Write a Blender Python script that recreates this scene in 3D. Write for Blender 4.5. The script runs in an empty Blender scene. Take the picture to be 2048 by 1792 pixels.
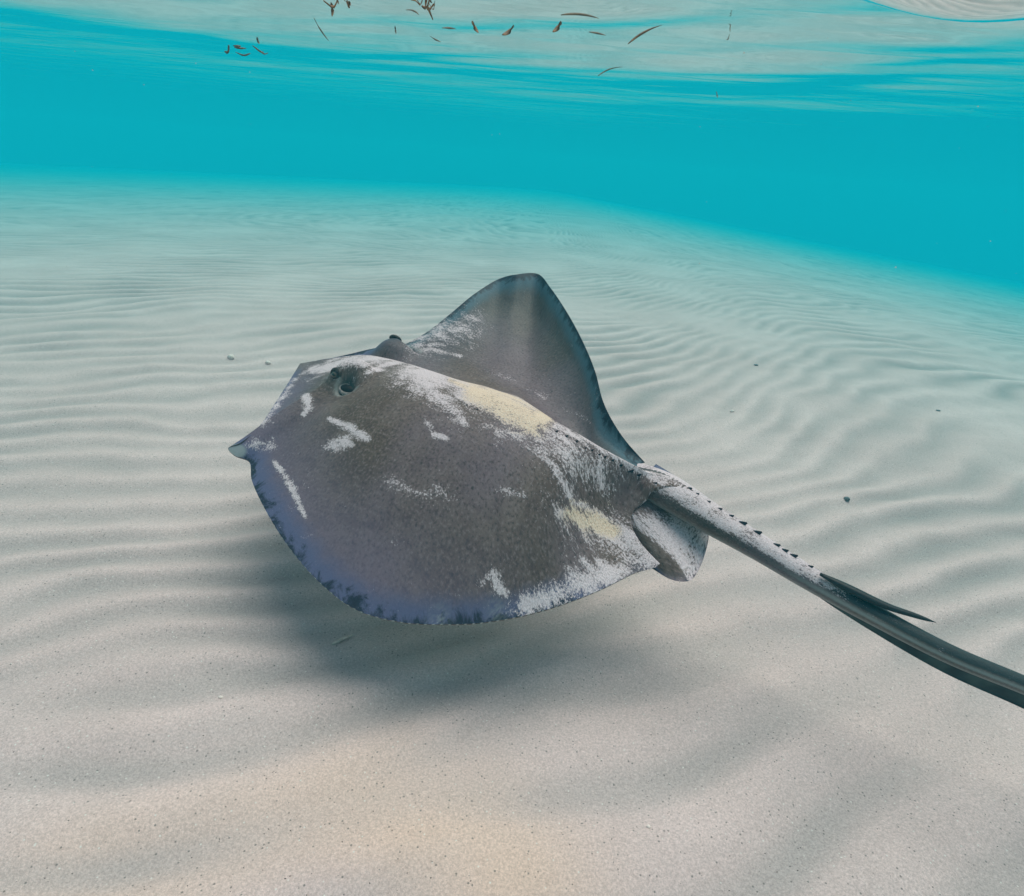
import bpy, math, random
import numpy as np
from math import radians, sin, cos, tan, atan, pi

random.seed(7)
RNG = np.random.default_rng(7)
scene = bpy.context.scene
COL = scene.collection

# ------------------------------------------------------------------ camera, light, exposure
HFOV, ROLL = radians(78), radians(4.6)
FPX = 1024 / tan(HFOV / 2)
PITCH = atan((896 - 310) / FPX)
CAM = np.array([0.0, 0.0, 1.0])
_r0 = np.array([1, 0, 0.0]); FWD = np.array([0, cos(PITCH), -sin(PITCH)]); _u0 = np.array([0, sin(PITCH), cos(PITCH)])
RGT = _r0 * cos(ROLL) + _u0 * sin(ROLL)
UPV = _u0 * cos(ROLL) - _r0 * sin(ROLL)
cam_data = bpy.data.cameras.new("camera"); cam = bpy.data.objects.new("camera", cam_data); COL.objects.link(cam)
import mathutils
cam.matrix_world = mathutils.Matrix(((RGT[0], UPV[0], -FWD[0], 0), (RGT[1], UPV[1], -FWD[1], 0), (RGT[2], UPV[2], -FWD[2], 1.0), (0, 0, 0, 1)))
cam_data.sensor_width = 36; cam_data.lens = 18 / tan(HFOV / 2)
cam_data.clip_start = 0.01; cam_data.clip_end = 500
scene.camera = cam

SUN_EL, SUN_AZ = radians(70), radians(60)        # azimuth measured from +X towards +Y
world = bpy.data.worlds.new("World"); scene.world = world; world.use_nodes = True
nt = world.node_tree
bg = nt.nodes["Background"]
sky_tex = nt.nodes.new("ShaderNodeTexSky"); sky_tex.sky_type = 'NISHITA'; sky_tex.sun_disc = False
sky_tex.sun_elevation = SUN_EL; sky_tex.sun_rotation = pi / 2 - SUN_AZ
nt.links.new(sky_tex.outputs[0], bg.inputs[0]); bg.inputs[1].default_value = 0.15
sun_data = bpy.data.lights.new("sun", 'SUN'); sun = bpy.data.objects.new("sun", sun_data); COL.objects.link(sun)
sun_data.energy = 4.8; sun_data.angle = radians(52); sun_data.color = (1.0, 0.86, 0.74)
sd = mathutils.Vector((cos(SUN_EL) * cos(SUN_AZ), cos(SUN_EL) * sin(SUN_AZ), sin(SUN_EL)))
sun.rotation_euler = sd.to_track_quat('Z', 'Y').to_euler()
sun.location = (0, 0, 6)
scene.view_settings.view_transform = 'Standard'; scene.view_settings.look = 'None'
scene.view_settings.gamma = 1; scene.view_settings.use_curve_mapping = False
scene.view_settings.exposure = -0.72
cy = scene.cycles
cy.volume_bounces = 3; cy.max_bounces = 10; cy.diffuse_bounces = 3; cy.glossy_bounces = 4
cy.transparent_max_bounces = 12; cy.use_denoising = True
cy.sample_clamp_indirect = 6
cy.caustics_reflective = True

# ------------------------------------------------------------------ helpers
def proj(p):
    q = np.asarray(p, float) - CAM; w = q @ FWD
    return np.stack([1024 + FPX * (q @ RGT) / w, 896 - FPX * (q @ UPV) / w], -1)
def unproj(px, py, z):
    d = FWD + (px - 1024) / FPX * RGT - (py - 896) / FPX * UPV
    return CAM + d * ((z - CAM[2]) / d[2])
def pixdir(px, py):
    d = FWD + (px - 1024) / FPX * RGT - (py - 896) / FPX * UPV
    return d / np.linalg.norm(d)

def sstep(a, b, x):
    t = np.clip((x - a) / (b - a), 0, 1); return t * t * (3 - 2 * t)

_PERM = RNG.permutation(512)
def vnoise(x, y, seed=0):
    """smooth gradient noise in [-1,1], vectorised"""
    xi = np.floor(x).astype(int); yi = np.floor(y).astype(int)
    xf = x - xi; yf = y - yi
    def g(ix, iy, dx, dy):
        h = _PERM[(_PERM[(ix + seed * 17) & 511] + iy) & 511] / 512 * 2 * pi
        return np.cos(h) * dx + np.sin(h) * dy
    u = xf ** 3 * (xf * (xf * 6 - 15) + 10); v = yf ** 3 * (yf * (yf * 6 - 15) + 10)
    a = g(xi, yi, xf, yf); b = g(xi + 1, yi, xf - 1, yf); c = g(xi, yi + 1, xf, yf - 1); d = g(xi + 1, yi + 1, xf - 1, yf - 1)
    return ((a + (b - a) * u) * (1 - v) + (c + (d - c) * u) * v) * 1.5

def interp(knots, vals, q):
    """monotone-ish cubic (Catmull-Rom tangents, finite difference) through knots"""
    k = np.asarray(knots, float); v = np.asarray(vals, float)
    if v.ndim == 1: v = v[:, None]; flat = True
    else: flat = False
    n = len(k); m = np.zeros_like(v)
    dk = np.diff(k)[:, None]; sl = np.diff(v, axis=0) / dk
    m[1:-1] = (sl[:-1] * dk[1:] + sl[1:] * dk[:-1]) / (dk[1:] + dk[:-1]); m[0] = sl[0]; m[-1] = sl[-1]
    q = np.clip(np.asarray(q, float), k[0], k[-1])
    i = np.clip(np.searchsorted(k, q, side='right') - 1, 0, n - 2)
    h = (k[i + 1] - k[i])[:, None]; t = ((q - k[i])[:, None]) / h
    r = (2 * t**3 - 3 * t**2 + 1) * v[i] + (t**3 - 2 * t**2 + t) * h * m[i] + (-2 * t**3 + 3 * t**2) * v[i + 1] + (t**3 - t**2) * h * m[i + 1]
    return r[:, 0] if flat else r

def mesh_obj(name, verts, faces, mat=None, parent=None, smooth=True, loc=(0, 0, 0)):
    verts = np.asarray(verts, np.float32) - np.asarray(loc, np.float32)
    me = bpy.data.meshes.new(name)
    me.vertices.add(len(verts)); me.vertices.foreach_set("co", verts.ravel())
    if isinstance(faces, np.ndarray):
        nf, k = faces.shape
        flat = faces.ravel(); starts = np.arange(nf) * k
    else:
        flat = np.array([i for f in faces for i in f]); ln = np.array([len(f) for f in faces]); nf = len(faces)
        starts = np.concatenate([[0], np.cumsum(ln)[:-1]])
    me.loops.add(len(flat)); me.loops.foreach_set("vertex_index", flat.astype(np.int32))
    me.polygons.add(nf); me.polygons.foreach_set("loop_start", starts.astype(np.int32))
    me.update(calc_edges=True); me.validate()
    me.polygons.foreach_set("use_smooth", np.full(len(me.polygons), smooth))
    ob = bpy.data.objects.new(name, me); COL.objects.link(ob)
    ob.location = loc
    if mat: me.materials.append(mat)
    if parent:
        ob.parent = parent; ob.location = tuple(np.asarray(loc, float) - np.asarray(parent.location, float))
    return ob
def grid_faces(nu, nv, base=0, flip=False):
    i, j = np.meshgrid(np.arange(nu - 1), np.arange(nv - 1), indexing='ij')
    a = (i * nv + j).ravel() + base; b = a + nv; c = b + 1; d = a + 1
    return np.stack([a, d, c, b] if flip else [a, b, c, d], -1)
def attr(ob, name, arr):
    at = ob.data.attributes.new(name, 'FLOAT', 'POINT'); at.data.foreach_set("value", np.asarray(arr, np.float32))
def tag(o, label=None, cat=None, group=None, kind=None):
    if label: o["label"] = label
    if cat: o["category"] = cat
    if group: o["group"] = group
    if kind: o["kind"] = kind
    return o
def tube(path, rx, ry=None, n=20, upv=(0, 0, 1), cap=True):
    """tube along path; rx sideways radius, ry vertical radius"""
    path = np.asarray(path, float); m = len(path); rx = np.broadcast_to(rx, m); ry = rx if ry is None else np.broadcast_to(ry, m)
    tg = np.gradient(path, axis=0); tg /= np.linalg.norm(tg, axis=1)[:, None]
    side = np.cross(tg, np.asarray(upv, float)); side /= np.linalg.norm(side, axis=1)[:, None]
    up = np.cross(side, tg)
    a = np.linspace(0, 2 * pi, n, endpoint=False)
    V = path[:, None] + side[:, None] * (np.cos(a)[None, :, None] * rx[:, None, None]) + up[:, None] * (np.sin(a)[None, :, None] * ry[:, None, None])
    V = V.reshape(-1, 3); F = []
    for i in range(m - 1):
        for j in range(n):
            j2 = (j + 1) % n; F.append((i * n + j, (i + 1) * n + j, (i + 1) * n + j2, i * n + j2))
    if cap:
        F.append(tuple(range(n))); F.append(tuple((m - 1) * n + j for j in range(n - 1, -1, -1)))
    return V, F

def ball(c, r, axes, n=18, m=12):
    V = [c + axes[2] * r[2]]; F = []
    for i in range(1, m):
        th_ = pi * i / m
        for k in range(n):
            ph = 2 * pi * k / n
            V.append(c + axes[0] * r[0] * sin(th_) * cos(ph) + axes[1] * r[1] * sin(th_) * sin(ph) + axes[2] * r[2] * cos(th_))
    V.append(c - axes[2] * r[2])
    for k in range(n): F.append((0, 1 + k, 1 + (k + 1) % n))
    for i in range(m - 2):
        for k in range(n):
            a_ = 1 + i * n + k; b_ = 1 + i * n + (k + 1) % n; F.append((a_, a_ + n, b_ + n, b_))
    la = len(V) - 1
    for k in range(n): F.append((la, 1 + (m - 2) * n + (k + 1) % n, 1 + (m - 2) * n + k))
    return np.array(V), F

class NT:
    """small node-tree writer"""
    def __init__(s, name):
        s.m = bpy.data.materials.new(name); s.m.use_nodes = True; s.t = s.m.node_tree
        for n in list(s.t.nodes): s.t.nodes.remove(n)
        s.out = s.t.nodes.new("ShaderNodeOutputMaterial")
    def n(s, typ, **kw):
        nd = s.t.nodes.new("ShaderNode" + typ)
        for k, v in kw.items():
            if k.startswith("i_"):
                key = k[2:]; key = int(key) if key.isdigit() else key.replace("_", " ")
                s.set(nd.inputs[key], v)
            else: setattr(nd, k, v)
        return nd
    def set(s, sock, v):
        if isinstance(v, bpy.types.NodeSocket): s.t.links.new(v, sock)
        elif isinstance(v, bpy.types.Node): s.t.links.new(v.outputs[0], sock)
        else: sock.default_value = v
    def math(s, op, a, b=0.0, c=None, clamp=False):
        nd = s.t.nodes.new("ShaderNodeMath"); nd.operation = op; nd.use_clamp = clamp
        s.set(nd.inputs[0], a); s.set(nd.inputs[1], b)
        if c is not None: s.set(nd.inputs[2], c)
        return nd.outputs[0]
    def mix(s, f, a, b):
        nd = s.t.nodes.new("ShaderNodeMix"); nd.data_type = 'RGBA'
        s.set(nd.inputs[0], f); s.set(nd.inputs[6], a); s.set(nd.inputs[7], b)
        return nd.outputs[2]
    def ramp(s, v, lo, hi, a=0.0, b=1.0, smooth=True):
        nd = s.t.nodes.new("ShaderNodeMapRange"); nd.interpolation_type = 'SMOOTHSTEP' if smooth else 'LINEAR'
        s.set(nd.inputs[0], v); nd.inputs[1].default_value = lo; nd.inputs[2].default_value = hi
        nd.inputs[3].default_value = a; nd.inputs[4].default_value = b
        return nd.outputs[0]
    def noise(s, vec, scale, detail=3.0, rough=0.55, dist=0.0):
        nd = s.n("TexNoise", i_Scale=scale, i_Detail=detail, i_Roughness=rough, i_Distortion=dist)
        if vec is not None: s.set(nd.inputs["Vector"], vec)
        return nd.outputs[0]
    def mapping(s, vec, scale=(1, 1, 1), rot=(0, 0, 0)):
        nd = s.n("Mapping"); s.set(nd.inputs[0], vec); nd.inputs["Scale"].default_value = scale; nd.inputs["Rotation"].default_value = rot
        return nd.outputs[0]
    def attr(s, name):
        nd = s.n("Attribute", attribute_name=name); return nd.outputs["Fac"]
    def bsdf(s, col, rough=0.8, spec=0.2, normal=None, **kw):
        nd = s.n("BsdfPrincipled"); s.set(nd.inputs["Base Color"], col); s.set(nd.inputs["Roughness"], rough); s.set(nd.inputs["Specular IOR Level"], spec)
        if normal is not None: s.set(nd.inputs["Normal"], normal)
        s.t.links.new(nd.outputs[0], s.out.inputs[0]); return nd
    def bump(s, h, strength=0.3, dist=0.01):
        nd = s.n("Bump"); s.set(nd.inputs["Height"], h); nd.inputs["Strength"].default_value = strength; nd.inputs["Distance"].default_value = dist
        return nd.outputs[0]
def rgb(*c): return (c[0], c[1], c[2], 1.0)

# ------------------------------------------------------------------ materials
def mat_sand():
    m = NT("sand"); pos = m.n("NewGeometry").outputs["Position"]
    tr = m.attr("trough"); warm = m.attr("warm")
    big = m.noise(pos, 1.3, 4, 0.55); mid = m.noise(pos, 9, 4, 0.6); fine = m.noise(pos, 230, 2, 0.7); fine2 = m.noise(pos, 620, 1, 0.5)
    c = m.mix(m.ramp(big, 0.35, 0.65), rgb(0.65, 0.50, 0.485), rgb(0.72, 0.56, 0.545))
    c = m.mix(m.math('MULTIPLY', m.ramp(mid, 0.4, 0.72), 0.35), c, rgb(0.57, 0.455, 0.44))
    c = m.mix(m.math('MULTIPLY', tr, 0.95), c, rgb(0.38, 0.345, 0.34))      # ripple shade painted into the trough colour, as the soft sun leaves it weak
    c = m.mix(m.math('MULTIPLY', warm, 0.85), c, rgb(0.78, 0.55, 0.44))
    g = m.ramp(fine, 0.30, 0.70, 0.80, 1.17, False)
    g2 = m.ramp(fine2, 0.3, 0.7, 0.88, 1.10, False)
    c2 = m.n("VectorMath", operation='SCALE'); m.set(c2.inputs[0], c); m.set(c2.inputs["Scale"], m.math('MULTIPLY', g, g2))
    vo = m.n("TexVoronoi", i_Scale=150.0, feature='F1'); m.set(vo.inputs["Vector"], pos)
    rnd = m.n("SeparateColor"); m.set(rnd.inputs[0], vo.outputs["Color"])
    spot = m.math('MULTIPLY', m.ramp(vo.outputs["Distance"], 0.18, 0.34, 1, 0), m.math('GREATER_THAN', rnd.outputs[0], 0.93))
    c3 = m.mix(m.math('MULTIPLY', spot, 0.75), c2.outputs[0], rgb(0.14, 0.135, 0.125))
    spotw = m.math('MULTIPLY', m.ramp(vo.outputs["Distance"], 0.15, 0.3, 1, 0), m.math('LESS_THAN', rnd.outputs[0], 0.05))
    c3 = m.mix(m.math('MULTIPLY', spotw, 0.7), c3, rgb(0.8, 0.78, 0.74))
    h = m.math('ADD', m.math('MULTIPLY', fine, 0.5), m.math('MULTIPLY', mid, 1.2))
    m.bsdf(c3, 0.95, 0.08, m.bump(h, 0.35, 0.004))
    return m.m

def mat_water_surface():
    m = NT("water_surface"); pos = m.n("NewGeometry").outputs["Position"]
    v = m.mapping(pos, (1.0, 2.4, 1.0), (0, 0, radians(-14)))
    h = m.math('ADD', m.noise(v, 2.2, 2, 0.5, 1.0), m.math('MULTIPLY', m.noise(v, 9, 1, 0.5, 0.6), 0.10))
    b = m.bump(h, 0.06, 0.03)
    fr = m.n("Fresnel", i_IOR=1.333); m.set(fr.inputs["Normal"], b)
    tr = m.n("BsdfTransparent")
    gl = m.n("BsdfGlossy", i_Roughness=0.03, i_Color=rgb(0.97, 0.98, 0.98)); m.set(gl.inputs["Normal"], b)
    mx = m.n("MixShader"); m.set(mx.inputs[0], fr.outputs[0])
    m.t.links.new(tr.outputs[0], mx.inputs[1]); m.t.links.new(gl.outputs[0], mx.inputs[2]); m.t.links.new(mx.outputs[0], m.out.inputs[0])
    return m.m

def mat_haze():
    m = NT("haze")
    pv = m.n("VolumePrincipled")
    pv.inputs["Color"].default_value = rgb(0.006, 0.21, 0.285)
    pv.inputs["Absorption Color"].default_value = rgb(0.0, 0.79, 0.895)
    pv.inputs["Density"].default_value = 0.090
    pv.inputs["Anisotropy"].default_value = 0.0
    m.t.links.new(pv.outputs[0], m.out.inputs["Volume"])
    try: m.m.cycles.homogeneous_volume = True
    except Exception: pass
    return m.m

def mat_skin():
    m = NT("stingray_skin")
    uv = m.n("Attribute", attribute_name="body_uv").outputs["Vector"]
    pos = m.n("NewGeometry").outputs["Position"]
    under = m.attr("under"); dust = m.attr("dust"); cream = m.attr("cream"); rim = m.attr("rim"); dark = m.attr("dark"); pale = m.attr("pale")
    # broad mottling of the back
    n1 = m.noise(uv, 5, 4, 0.6); n2 = m.noise(uv, 34, 3, 0.6); n3 = m.noise(uv, 160, 2, 0.6)
    c = m.mix(m.ramp(n1, 0.35, 0.68), rgb(0.128, 0.090, 0.074), rgb(0.210, 0.157, 0.138))
    c = m.mix(m.math('MULTIPLY', m.ramp(n2, 0.45, 0.70), 0.6), c, rgb(0.098, 0.066, 0.060))
    c = m.mix(m.math('MULTIPLY', m.ramp(n3, 0.52, 0.68), 0.6), c, rgb(0.29, 0.225, 0.22))
    c = m.mix(m.math('MULTIPLY', m.ramp(m.noise(m.mapping(uv, (1, 2.2, 1)), 14, 3, 0.65), 0.52, 0.70), 0.55), c, rgb(0.085, 0.060, 0.056))
    c = m.mix(m.math('MULTIPLY', m.ramp(m.noise(uv, 2.6, 2, 0.5), 0.42, 0.62), 0.45), c, rgb(0.200, 0.150, 0.205))
    c = m.mix(m.math('MULTIPLY', m.ramp(n3, 0.47, 0.33), 0.6), c, rgb(0.055, 0.045, 0.045))
    # dark freckles
    vo = m.n("TexVoronoi", i_Scale=70.0, feature='F1'); m.set(vo.inputs["Vector"], uv)
    sc = m.n("SeparateColor"); m.set(sc.inputs[0], vo.outputs["Color"])
    fk = m.math('MULTIPLY', m.ramp(vo.outputs["Distance"], 0.10, 0.24, 1, 0), m.math('GREATER_THAN', sc.outputs[1], 0.86))
    c = m.mix(m.math('MULTIPLY', fk, 0.7), c, rgb(0.04, 0.038, 0.038))
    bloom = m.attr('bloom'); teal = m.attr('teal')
    c = m.mix(m.math('MULTIPLY', bloom, 0.75), c, rgb(0.190, 0.150, 0.235))
    c = m.mix(m.math('MULTIPLY', teal, 0.75), c, rgb(0.066, 0.088, 0.094))  # far wing: its own dark teal, deepened to paint in part of its shade
    # blue-grey bloom towards the margin, black blotches on the very rim
    rn = m.math('ADD', rim, m.math('MULTIPLY', m.math('SUBTRACT', m.noise(uv, 26, 3, 0.6), 0.5), 0.35))
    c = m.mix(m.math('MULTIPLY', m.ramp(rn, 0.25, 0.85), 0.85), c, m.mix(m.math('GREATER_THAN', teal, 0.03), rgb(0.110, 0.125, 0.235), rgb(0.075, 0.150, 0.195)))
    bl = m.math('ADD', rim, m.math('MULTIPLY', m.math('SUBTRACT', m.noise(uv, 22, 5, 0.75, 0.6), 0.5), 1.7))
    c = m.mix(m.math('MULTIPLY', m.ramp(bl, 0.80, 1.10), 0.9), c, rgb(0.018, 0.022, 0.035))
    c = m.mix(dark, c, rgb(0.035, 0.05, 0.055))
    # sand dust lying on the skin: broken, streaked along the body
    st = m.mapping(uv, (1.0, 2.2, 1), (0, 0, radians(8)))
    e = m.math('ADD', m.math('MULTIPLY', m.math('SUBTRACT', m.noise(st, 15, 6, 0.72, 0.5), 0.5), 1.9),
               m.math('MULTIPLY', m.math('SUBTRACT', m.noise(uv, 210, 3, 0.8), 0.5), 1.9))
    dm = m.ramp(m.math('ADD', dust, e), 0.38, 0.74)
    grain = m.noise(uv, 330, 1, 0.5)
    dc = m.mix(m.ramp(grain, 0.3, 0.7), rgb(0.66, 0.55, 0.58), rgb(0.90, 0.77, 0.81))
    yc = m.mix(m.ramp(grain, 0.35, 0.65), rgb(0.78, 0.57, 0.42), rgb(0.95, 0.78, 0.64))
    cm = m.ramp(m.math('ADD', cream, m.math('MULTIPLY', e, 0.5)), 0.36, 0.86)
    dc = m.mix(cm, dc, yc)
    # stray specks
    sp = m.math('MULTIPLY', m.math('GREATER_THAN', m.noise(st, 210, 2, 0.8), 0.705), m.ramp(m.noise(uv, 6, 2), 0.45, 0.6))
    c = m.mix(m.math('MULTIPLY', sp, 0.6), c, rgb(0.5, 0.5, 0.53))
    c = m.mix(m.math('MULTIPLY', dm, 0.90), c, dc)
    c = m.mix(m.math('MULTIPLY', pale, 0.70), c, rgb(0.34, 0.37, 0.36))
    c = m.mix(under, c, rgb(0.62, 0.62, 0.60))
    n4 = m.noise(m.mapping(uv, (1.0, 0.14, 1.0), (0, 0, radians(14))), 130, 2, 0.6)
    n3 = m.math('ADD', n3, m.math('MULTIPLY', n4, 1.3))
    h = m.math('ADD', m.math('MULTIPLY', n3, 0.5), m.math('MULTIPLY', m.math('MULTIPLY', dm, grain), 1.4))
    rough = m.mix(dm, rgb(0.52, 0.52, 0.52), rgb(0.95, 0.95, 0.95))
    m.bsdf(c, rough, 0.22, m.bump(h, 0.4, 0.004))
    return m.m

def mat_plain(name, col, rough=0.6, spec=0.3, noise=0.0, scale=60, col2=None):
    m = NT(name); pos = m.n("TexCoord").outputs["Object"]
    n = m.noise(pos, scale, 3, 0.6)
    c = m.mix(m.ramp(n, 0.35, 0.65), rgb(*col), rgb(*(col2 or [x * 0.7 for x in col])))
    m.bsdf(c, rough, spec, m.bump(n, 0.2, 0.003))
    return m.m

def mat_tail(name):
    """tail: dark slate top, pale side band, dust on the crown; uses attribute 'ring' = angle 0..1 from right side over the top, 'along'"""
    return mat_skin()

SKIN = mat_skin()

# ------------------------------------------------------------------ sea floor
RIP_A = radians(27)
def floor_base(x, y):
    """broad shape of the bottom: nearly level sandbar, falling away to the right and far ahead"""
    sp = lambda t: 0.5 * (t + np.sqrt(t * t + 1.6))
    z = -0.034 * sp(y - 4.6) - 0.105 * sp(x - 2.3) - 0.030 * sp(-x - 2.6)
    z = z + 0.02 * vnoise(x * 0.35 + 5, y * 0.35 + 3, 1)
    return np.maximum(z, -11.0)
def ripple(x, y):
    """returns height offset and trough mask"""
    wx = x + 0.30 * vnoise(x * 0.55, y * 0.55, 2) + 0.09 * vnoise(x * 1.9, y * 1.9, 3)
    wy = y + 0.30 * vnoise(x * 0.60 + 9, y * 0.60, 4) + 0.10 * vnoise(x * 1.7, y * 1.7 + 4, 5) + 0.015 * vnoise(x * 6, y * 6, 15)
    n = -wx * sin(RIP_A) + wy * cos(RIP_A)
    n = n * (1 - 0.28 * sstep(0.2, 2.6, x)) 
    lam = 0.165
    ph = n / lam * 2 * pi
    ph = ph + 1.8 * vnoise(x * 0.9 + 2, y * 0.9 + 7, 6) + 0.9 * vnoise(x * 2.6 + 5, y * 2.6, 16)
    w = np.sin(ph + 0.35 * np.sin(ph))          # slightly asymmetric
    amp = 0.5 + 0.62 * vnoise(x * 0.9 + 31, y * 0.9, 7) + 0.30 * vnoise(x * 2.7 + 3, y * 2.7 + 8, 8)
    amp = np.clip(amp, 0.06, 1.15)
    near = sstep(0.45, 1.35, np.sqrt(x * x + y * y))
    amp = amp * (0.75 + 0.25 * near)
    right = sstep(0.4, 1.3, x) * sstep(1.5, 0.9, y)
    amp = amp * (1 - 0.35 * right)
    h = (0.0132 - 0.004 * sstep(2.5, 5.0, y)) * amp * w
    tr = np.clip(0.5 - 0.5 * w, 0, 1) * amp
    a2 = radians(19); nr2 = sstep(1.55, 0.85, np.hypot(x, y))
    n2 = -(x + .16 * vnoise(x * 1.1 + 3, y * 1.1, 17)) * sin(a2) + (y + .13 * vnoise(x * 1.3, y * 1.3 + 6, 18)) * cos(a2)
    w2 = np.sin(n2 / .195 * 2 * pi + 1.2 * vnoise(x * 1.4, y * 1.4, 19)); w2 = w2 * (.55 + .6 * vnoise(x * 1.8 + 7, y * 1.8, 20)) * nr2
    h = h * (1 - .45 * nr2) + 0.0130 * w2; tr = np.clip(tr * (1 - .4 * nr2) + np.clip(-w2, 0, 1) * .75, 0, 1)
    # long soft undulations of the sand (2-3 ripples wide)
    h = h + 0.016 * vnoise(x * 1.6 + 11, y * 3.0 - x * 1.2, 9) + 0.0035 * vnoise(x * 6, y * 6, 10)
    return h, tr
def floor_z(x, y):
    x = np.asarray(x, float); y = np.asarray(y, float)
    h, _ = ripple(x, y); return floor_base(x, y) + h

def graded(lo, a, b, hi, step, grow):
    mid = list(np.arange(a, b, step)); s = step; v = b; up = []
    while v < hi: up.append(v); s = min(s * grow, 2.5); v += s
    up.append(hi); s = step; v = a; dn = []
    while v > lo: s = min(s * grow, 2.5); v -= s; dn.append(max(v, lo))
    return np.array(sorted(set(dn)) + mid + up)
GX = graded(-80, -2.2, 3.2, 80, 0.0115, 1.02)
GY = graded(-80, 0.25, 4.6, 80, 0.0115, 1.02)
X, Y = np.meshgrid(GX, GY, indexing='ij')
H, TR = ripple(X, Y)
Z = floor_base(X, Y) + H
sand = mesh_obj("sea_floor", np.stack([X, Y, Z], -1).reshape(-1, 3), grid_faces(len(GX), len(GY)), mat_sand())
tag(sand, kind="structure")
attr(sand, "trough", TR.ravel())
warm = np.clip(vnoise(X * 2.2 + 4, Y * 2.2 + 1, 11) * 1.3 + 0.1, 0, 1) * sstep(1.05, 0.55, np.sqrt((X + 0.05) ** 2 + Y ** 2)) * sstep(0.35, 0.0, X)
warm = np.clip(warm * (1.25 - 1.6 * TR), 0, 1)
attr(sand, "warm", warm.ravel())

# ------------------------------------------------------------------ water surface with its swell
HS = 1.33
def surf_z(x, y):
    x = np.asarray(x, float); y = np.asarray(y, float)
    q = y + 0.15 * x * x * (x < 2) + 0.6 * (x >= 2) + 0.16 * vnoise(x * 0.9 + 3, y * 0.3, 21)     # nearest swell trough, curved round the viewer
    z = HS - 0.019 * np.exp(-((q - 2.85) / 0.60) ** 2) * sstep(1.30, 0.70, x)
    z = z - 0.006 * np.exp(-((q - 4.2) / 0.5) ** 2) * sstep(-1.5, 0.5, x)
    z = z - 0.086 * np.exp(-(((x - 0.68) / 0.32) ** 2 + ((y - 1.26) / 0.15) ** 2))     # a dip close to the lens at upper right
    far = 1 / (1 + (np.hypot(x, y) / 2.9) ** 4) * (0.25 + 0.75 * sstep(1.9, 0.7, x))
    z = z + far * (0.011 * vnoise(x * 0.8 + 2, y * 1.6, 22) + 0.0080 * vnoise(x * 1.5 + y * 0.5, y * 2.8 + x * 0.9, 23) + 0.0036 * vnoise(x * 3.2, y * 5.5 + x * 2.0, 24))
    return z
SX = graded(-80, -6, 6, 80, 0.035, 1.04); SY = graded(-80, 0.5, 9, 80, 0.035, 1.04)
X, Y = np.meshgrid(SX, SY, indexing='ij')
surf = mesh_obj("water_surface", np.stack([X, Y, surf_z(X, Y)], -1).reshape(-1, 3), grid_faces(len(SX), len(SY)), mat_water_surface())
tag(surf, kind="structure")

# ------------------------------------------------------------------ the water body
def box(x0, x1, y0, y1, z0, z1):
    V = [(x, y, z) for x in (x0, x1) for y in (y0, y1) for z in (z0, z1)]
    F = [(0, 1, 3, 2), (4, 6, 7, 5), (0, 4, 5, 1), (2, 3, 7, 6), (0, 2, 6, 4), (1, 5, 7, 3)]
    return V, F
V, F = box(-81, 81, -81, 81, -12.6, HS + 0.16)
hz = mesh_obj("haze", V, F, mat_haze(), smooth=False); tag(hz, kind="stuff")

# ------------------------------------------------------------------ the stingray
def K(rows): return np.array([r[0] for r in rows], float), np.array([unproj(*r[1:]) for r in rows])
SP = [(0, 600, 727, .36), (.09, 665, 716, .41), (.19, 736, 712, .45), (.33, 850, 740, .485), (.48, 960, 783, .49), (.62, 1060, 824, .475),
      (.75, 1150, 866, .445), (.86, 1225, 906, .41), (.93, 1312, 952, .372), (1, 1385, 990, .357)]
EL = [(0, 600, 727, .36), (.05, 576, 766, .35), (.1, 549, 808, .335), (.17, 514, 857, .31), (.212, 480, 886, .285), (.235, 456, 897, .27), (.252, 468, 910, .262),
      (.275, 496, 921, .255), (.31, 503, 958, .245), (.37, 540, 1035, .22), (.43, 590, 1110, .19), (.49, 650, 1175, .17), (.55, 720, 1223, .155),
      (.60, 800, 1244, .15), (.65, 880, 1249, .155), (.70, 960, 1246, .16), (.75, 1040, 1233, .17), (.80, 1110, 1214, .18), (.87, 1200, 1180, .20),
      (.93, 1270, 1146, .22), (.98, 1312, 1134, .235), (1, 1320, 1127, .24)]
ER = [(0, 600, 727, .36), (.06, 645, 720, .385), (.12, 695, 709, .41), (.18, 745, 697, .43), (.24, 800, 688, .45), (.29, 848, 667, .475), (.36, 900, 628, .53),
      (.43, 950, 587, .585), (.49, 1000, 557, .625), (.53, 1032, 549, .645), (.58, 1078, 549, .65), (.62, 1102, 577, .635), (.68, 1136, 628, .60),
      (.74, 1166, 684, .56), (.80, 1190, 742, .52), (.86, 1206, 802, .475), (.92, 1231, 852, .43), (.97, 1260, 892, .39), (1, 1290, 925, .36)]
NS, NT_ = 400, 150
s = np.linspace(0, 1, NS) ** 1.0
P = interp(*K(SP), s); L = interp(*K(EL), s); R = interp(*K(ER), s)
tt = np.linspace(0, 1, NT_); tt = 1 - (1 - tt) ** 1.25
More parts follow.
